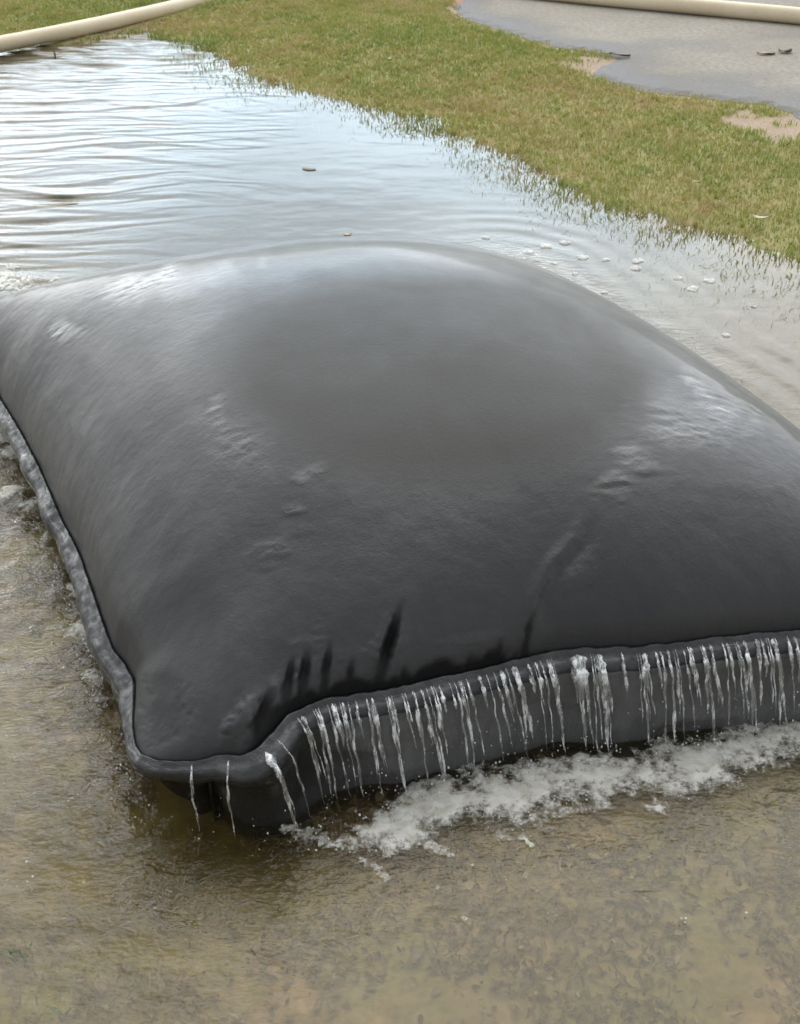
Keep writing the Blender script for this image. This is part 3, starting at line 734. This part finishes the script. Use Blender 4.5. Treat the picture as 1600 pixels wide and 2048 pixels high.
for k, (a, b, s_) in enumerate([(972, 474, 14), (1057, 503, 16), (1092, 491, 20), (1130, 484, 17), (1165, 514, 20), (1212, 519, 12), (1276, 521, 20), (1272, 536, 19), (1355, 555, 16), (1386, 577, 18), (1420, 561, 18), (1108, 526, 11), (1452, 669, 11), (1210, 584, 10), (1150, 546, 9), (1508, 612, 9)]):
    fleck(a, b, s_ * .0013, s_ * .0012, 200 + k, 'small white foam fleck drifting on the water behind the bag', 'foam flecks behind the bag')
for k, (a, b, s_) in enumerate([(930, 1838, 8), (875, 1775, 7), (905, 1710, 6), (945, 1730, 5)]):
    fleck(a, b, s_ * .0007, s_ * .0006, 240 + k, 'tiny foam bubble cluster floating on the brown water in front of the bag', 'foam bits on the brown foreground water')

# ------------------------------------------------------------------ grass
def blades(P, Hh, Wd, lean, tint, droop=.3):
    """curved tapering blades, five points each"""
    n = len(P); az = rng.random(n) * 2 * np.pi; fa = rng.random(n) * 2 * np.pi
    d = np.stack([np.cos(az), np.sin(az), np.zeros(n)], 1); s = np.stack([np.cos(fa), np.sin(fa), np.zeros(n)], 1) * (Wd / 2)[:, None]
    up = np.array([0, 0, 1.0])
    m = P + (Hh * .55)[:, None] * (up + d * (lean * .6)[:, None]); t_ = P + Hh[:, None] * ((1 - droop * lean)[:, None] * up + d * (lean * 1.5)[:, None])
    V = np.stack([P - s, P + s, m + s * .75, m - s * .75, t_], 1).reshape(-1, 3)
    b = np.arange(n)[:, None] * 5
    return V, [b + np.array([[0, 1, 2, 3]]), b + np.array([[3, 2, 4]])], np.repeat(tint, 5)
def scatter(n, x0, x1, y0, y1): return rng.random((n, 2)) * [x1 - x0, y1 - y0] + [x0, y0]
p = np.vstack([scatter(460000, -4.2, 4.2, 3.4, 10.8), scatter(70000, -9, -4.2, 5.5, 13), scatter(50000, -4.2, 3, 10.8, 14)])
z, sd_ = ground_z(p[:, 0], p[:, 1])
den = sstep(-.75, .12, sd_ + .5 * (fbm(p[:, 0] * 3, p[:, 1] * 3, 3, 121) - .5)) ** 3 * .9 + .0
right = sstep(.6, 1.7, p[:, 0])
den = np.maximum(den, .13 * right * sstep(-1.3, -.25, sd_ + .6 * (fbm(p[:, 0] * 4, p[:, 1] * 4, 3, 122) - .5)))
den = np.where(p[:, 0] < -1.6, np.where(sd_ > -.06, den, 0), den)
rdist = seg_dist(p[:, 0], p[:, 1], ROAD_EDGE)[0]; ron = np.where(inside(p[:, 0], p[:, 1], road_poly), -rdist, rdist)
den *= sstep(-.03, .10, ron + .12 * (fbm(p[:, 0] * 6, p[:, 1] * 6, 2, 123) - .5))
for px, py, r in [(1195, 135, .26), (1230, 152, .20), (1290, 172, .14), (1560, 252, .28), (1510, 242, .2), (1600, 262, .28), (985, 8, .35), (950, -5, .4), (930, 25, .2), (1040, -8, .4)]:
    c = at(px, py, .06); den *= 1 - .93 * sstep(1.05, .6, np.hypot(p[:, 0] - c[0], (p[:, 1] - c[1]) * .8) / (.72 * r) + 1.9 * (fbm(p[:, 0] * 8, p[:, 1] * 8, 4, 21) - .5))
# not through the hoses
hose_a = [at(*q, .05) for q in [(-700, 215), (-300, 150), (0, 91), (100, 72), (200, 51), (300, 28), (400, 4), (520, -22), (800, -60)]]
hose_b = [at(*q, .12) for q in [(900, -44), (1060, -18), (1180, -6), (1300, 5), (1600, 32), (1900, 66), (2300, 120)]]
dh = seg_dist(p[:, 0], p[:, 1], hose_a)[0]
den *= dh > .085
k = rng.random(len(p)) < den
p, z, sd_ = p[k], z[k], sd_[k]
tint = .40 + .8 * (fbm(p[:, 0] * 1.5, p[:, 1] * 1.5, 4, 125) - .5) + .55 * (fbm(p[:, 0] * 9, p[:, 1] * 9, 2, 126) - .5) + rng.normal(0, .13, len(p))
tint = np.clip(np.where(rng.random(len(p)) < .015, .97, tint), 0, 1)
hh = rng.uniform(.014, .040, len(p)) * (.7 + .7 * fbm(p[:, 0] * 5, p[:, 1] * 5, 2, 127)) * np.where(sd_ < -.05, .6, 1) + np.where(sd_ < 0, np.minimum(-z, .05) + .002, 0)
wd = rng.uniform(.0022, .0045, len(p)) * (1 + .12 * p[:, 1])
V, F, A = blades(np.c_[p, z - .003], hh, wd, rng.uniform(.05, .9, len(p)), tint)
tag(mesh_obj('grass', V, F, M_GRASS, smooth=False, attrs={'tint': A}), 'short green and brown grass on the bank and standing in the shallows', 'grass', kind='stuff')
print('grass blades', len(p))

# drowned turf lying on the bottom in front
p = scatter(52000, -1.7, 1.5, .75, 2.6)
k = ~inside(p[:, 0], p[:, 1], OUTLINE[::8]); p = p[k]
cl = fbm(p[:, 0] * 7, p[:, 1] * 7, 3, 131); p = p[rng.random(len(p)) < sstep(.35, .62, cl)]
z, _ = ground_z(p[:, 0], p[:, 1])
n = len(p); az = rng.random(n) * 2 * np.pi + .0; ln = rng.uniform(.010, .034, n)
d = np.stack([np.cos(az), np.sin(az), np.zeros(n)], 1); s_ = np.stack([-np.sin(az), np.cos(az), np.zeros(n)], 1) * rng.uniform(.0012, .0028, n)[:, None]
b0 = np.c_[p, z + .002]; m = b0 + d * (ln * .5)[:, None] + np.array([0, 0, 1]) * rng.uniform(.002, .012, n)[:, None] + s_ * rng.normal(0, 2, n)[:, None]
t_ = b0 + d * ln[:, None] + np.array([0, 0, 1]) * rng.uniform(-.002, .014, n)[:, None]
V = np.stack([b0 - s_, b0 + s_, m + s_, m - s_, t_], 1).reshape(-1, 3); bb = np.arange(n)[:, None] * 5
tint = np.clip(.45 + 1.3 * (fbm(p[:, 0] * 3, p[:, 1] * 3, 3, 132) - .5) + rng.normal(0, .15, n), 0, 1)
tag(mesh_obj('drowned_grass', V, [bb + np.array([[0, 1, 2, 3]]), bb + np.array([[3, 2, 4]])], M_DEAD, smooth=False, attrs={'tint': np.repeat(tint, 5)}), 'dead brown grass lying under the shallow foreground water', 'grass', kind='stuff')

# scraps of dead leaf lying among it
p = scatter(15000, -1.8, 1.7, .70, 3.2); p = p[~inside(p[:, 0], p[:, 1], OUTLINE[::8])]
p = p[rng.random(len(p)) < .25 + .75 * sstep(.35, .6, fbm(p[:, 0] * 5, p[:, 1] * 5, 3, 141))]
z, _ = ground_z(p[:, 0], p[:, 1]); n = len(p); a0 = rng.random(n) * 6.283; sz = .0035 + .009 * rng.random(n) ** 2.4
ring_ = np.array([[1.0, 0], [.55, .42], [-.3, .5], [-1.0, .05], [-.4, -.45], [.5, -.4]]) * (1 + .25 * rng.normal(size=(n, 6, 1)))
c_, s2 = np.cos(a0)[:, None], np.sin(a0)[:, None]
xy = np.stack([ring_[..., 0] * c_ - ring_[..., 1] * s2, ring_[..., 0] * s2 + ring_[..., 1] * c_], -1) * sz[:, None, None] * rng.uniform(.6, 1.6, (n, 1, 1)) + p[:, None]
zz = (z + rng.uniform(.003, .014, n))[:, None] + rng.normal(0, .12, (n, 6)) * sz[:, None]
V = np.concatenate([xy, zz[..., None]], -1).reshape(-1, 3); b = np.arange(n)[:, None] * 6
tint = np.clip(.5 + 1.2 * (fbm(p[:, 0] * 2.5, p[:, 1] * 2.5, 3, 142) - .5) + rng.normal(0, .2, n), 0, 1)
tag(mesh_obj('leaf_litter', V, [b + np.array([[0, 1, 2, 3]]), b + np.array([[0, 3, 4, 5]])], M_DEAD, smooth=False, attrs={'tint': np.repeat(tint, 6)}), 'scraps of dead leaf lying under the shallow foreground water', 'leaf litter', kind='stuff')

# ------------------------------------------------------------------ hoses
def smooth_path(P, n):
    P = resample(P, n)
    return soften(P, 40)
P = smooth_path(hose_a, 160); P[:, 2] = .058 + .004 * (fbm(np.arange(160) * .1, np.zeros(160), 2, 3) - .5)
V, F = tube(P, .050 + .002 * (fbm(np.arange(160) * .25, np.zeros(160), 2, 4) - .5), 28)
tag(mesh_obj('hose', V, F, M_HOSE), 'cream hose curving over the grass at the far end of the puddle', 'hose')
P = smooth_path(hose_b, 160); P[:, 2] = .066 + .055
V, F = tube(P, .055, 28)
tag(mesh_obj('pipe', V, F, M_HOSE), 'straight cream pipe lying across the grey pavement', 'pipe')

# ------------------------------------------------------------------ leaves, twigs and other litter, each its own
M_LDARK = mat_leaf('dark_leaf', (.08, .056, .030), (.15, .105, .06)); M_LTAN = mat_leaf('tan_leaf', (.22, .15, .075), (.34, .25, .14)); M_LPALE = mat_leaf('pale_leaf', (.38, .34, .20), (.52, .47, .32)); M_LOLIVE = mat_leaf('olive_stalk', (.16, .125, .045), (.25, .19, .08)); M_GREEN = mat_leaf('weed_leaf', (.05, .11, .025), (.10, .19, .05))
def leaf(px, py, z, length, width, rot, curl, mat, label, cat='leaf', name='leaf', fold=.18):
    """an oval blade with a raised midrib fold, curled along its length, 1.5 mm thick"""
    nl, nw = 13, 5; V = []
    for side in (0, 1):
        for i in range(nl):
            f = i / (nl - 1); wv = width * math.sin(math.pi * min(1, f * .94 + .03)) ** .8
            for j in range(nw):
                g_ = j / (nw - 1) * 2 - 1
                V.append([(f - .5) * length, g_ * wv / 2, curl * (2 * f - 1) ** 2 + fold * width * abs(g_) + .45 * fold * width * math.sin(5 * f + g_) - side * .0015])
    a = grid_faces(nl, nw); b = a[:, ::-1] + nl * nw
    rim = [i * nw for i in range(nl)] + [(nl - 1) * nw + j for j in range(1, nw)] + [i * nw + nw - 1 for i in range(nl - 2, -1, -1)] + [j for j in range(nw - 2, 0, -1)]
    e = np.array([[rim[k], rim[(k + 1) % len(rim)], rim[(k + 1) % len(rim)] + nl * nw, rim[k] + nl * nw] for k in range(len(rim))])
    o = mesh_obj(name, np.array(V), [a, b, e], mat); o.location = at(px, py, z); o.rotation_euler = (0, 0, rot)
    return tag(o, label, cat)
leaf(618, 338, .002, .07, .035, -.2, .001, M_LDARK, 'dark leaf floating alone on the smooth bright water', fold=.04)
leaf(110, 409, .001, .20, .03, .15, .001, M_LOLIVE, 'long olive brown blade floating among the ripples at the left', 'leaf', 'reed_blade', fold=.03)
leaf(695, 469, .003, .035, .025, .4, .004, M_LTAN, 'small tan leaf floating just behind the bag\'s back edge', fold=.05)
leaf(778, 119, .075, .06, .025, 1.2, .012, M_LPALE, 'tiny pale leaf caught in the grass above the bright water')
leaf(1392, 364, .06, .05, .02, .1, .002, M_LTAN, 'tan leaf lying flat in the grass above the curled pale leaf')
leaf(1520, 437, .05, .07, .03, -.1, .008, M_LPALE, 'curled pale leaf cupped upward in the grass nearest the water')
leaf(1532, 108, .070, .12, .05, .1, .002, M_LTAN, 'flat brown leaf on the pavement beside the dark curled one')
leaf(1570, 104, .071, .10, .07, .3, .008, M_LDARK, 'dark curled leaf on the pavement below the pipe')
leaf(1240, 111, .070, .13, .05, -.25, .004, M_LDARK, 'dark curled leaf lying at the ragged edge of the pavement')
leaf(1215, 107, .070, .08, .03, 0, .002, M_LTAN, 'narrow brown leaf beside the dark leaf at the pavement edge')
def twig(px, py, z, pts, rad, label):
    V, F = tube(resample(np.array(pts), 12), np.linspace(rad, rad * .5, 12), 7)
    o = mesh_obj('twig', V, F, M_LDARK); o.location = at(px, py, z); return tag(o, label, 'twig')
twig(110, 117, -.02, [(0, 0, 0), (.004, .0, .03), (-.003, 0, .058)], .007, 'short dark twig sticking up from the rippled water near the hose')
twig(500, 1805, -.006, [(-.035, -.01, 0), (0, .004, .004), (.035, -.002, 0)], .0028, 'thin dark twig floating left of centre in the brown foreground')
twig(1285, 1783, -.004, [(-.04, .0, 0), (0, -.003, .004), (.04, .002, 0)], .0024, 'thin dark twig floating at the right in the brown foreground')
# sprig of weed in the shallow corner
for px, py, k, lab in [(38, 1925, 0, 'small green weed sprouting through the water at the lower left'), (110, 2040, 1, 'tiny dark green weed at the bottom edge of the picture')]:
    root = bpy.data.objects.new('weed', None); root.location = at(px, py, -.03); COL.objects.link(root); bpy.context.view_layer.update()
    tag(root, lab, 'weed')
    for j in range(9 if k == 0 else 5):
        a = rng.uniform(0, 6.28); h_ = rng.uniform(.024, .036) * (1 if k == 0 else .8); l_ = rng.uniform(.008, .035); b = rng.normal(0, .008, 2)
        pts = np.array([[b[0], b[1], 0], [b[0] + .3 * l_ * math.cos(a), b[1] + .3 * l_ * math.sin(a), h_ * .6], [b[0] + l_ * math.cos(a), b[1] + l_ * math.sin(a), h_]])
        V, F = tube(resample(pts, 10), np.array([.001, .0014, .002, .0026, .003, .003, .0027, .002, .0014, .0006]), 8, .3)
        o = mesh_obj('leaf', V, F, M_GREEN); o.parent = root
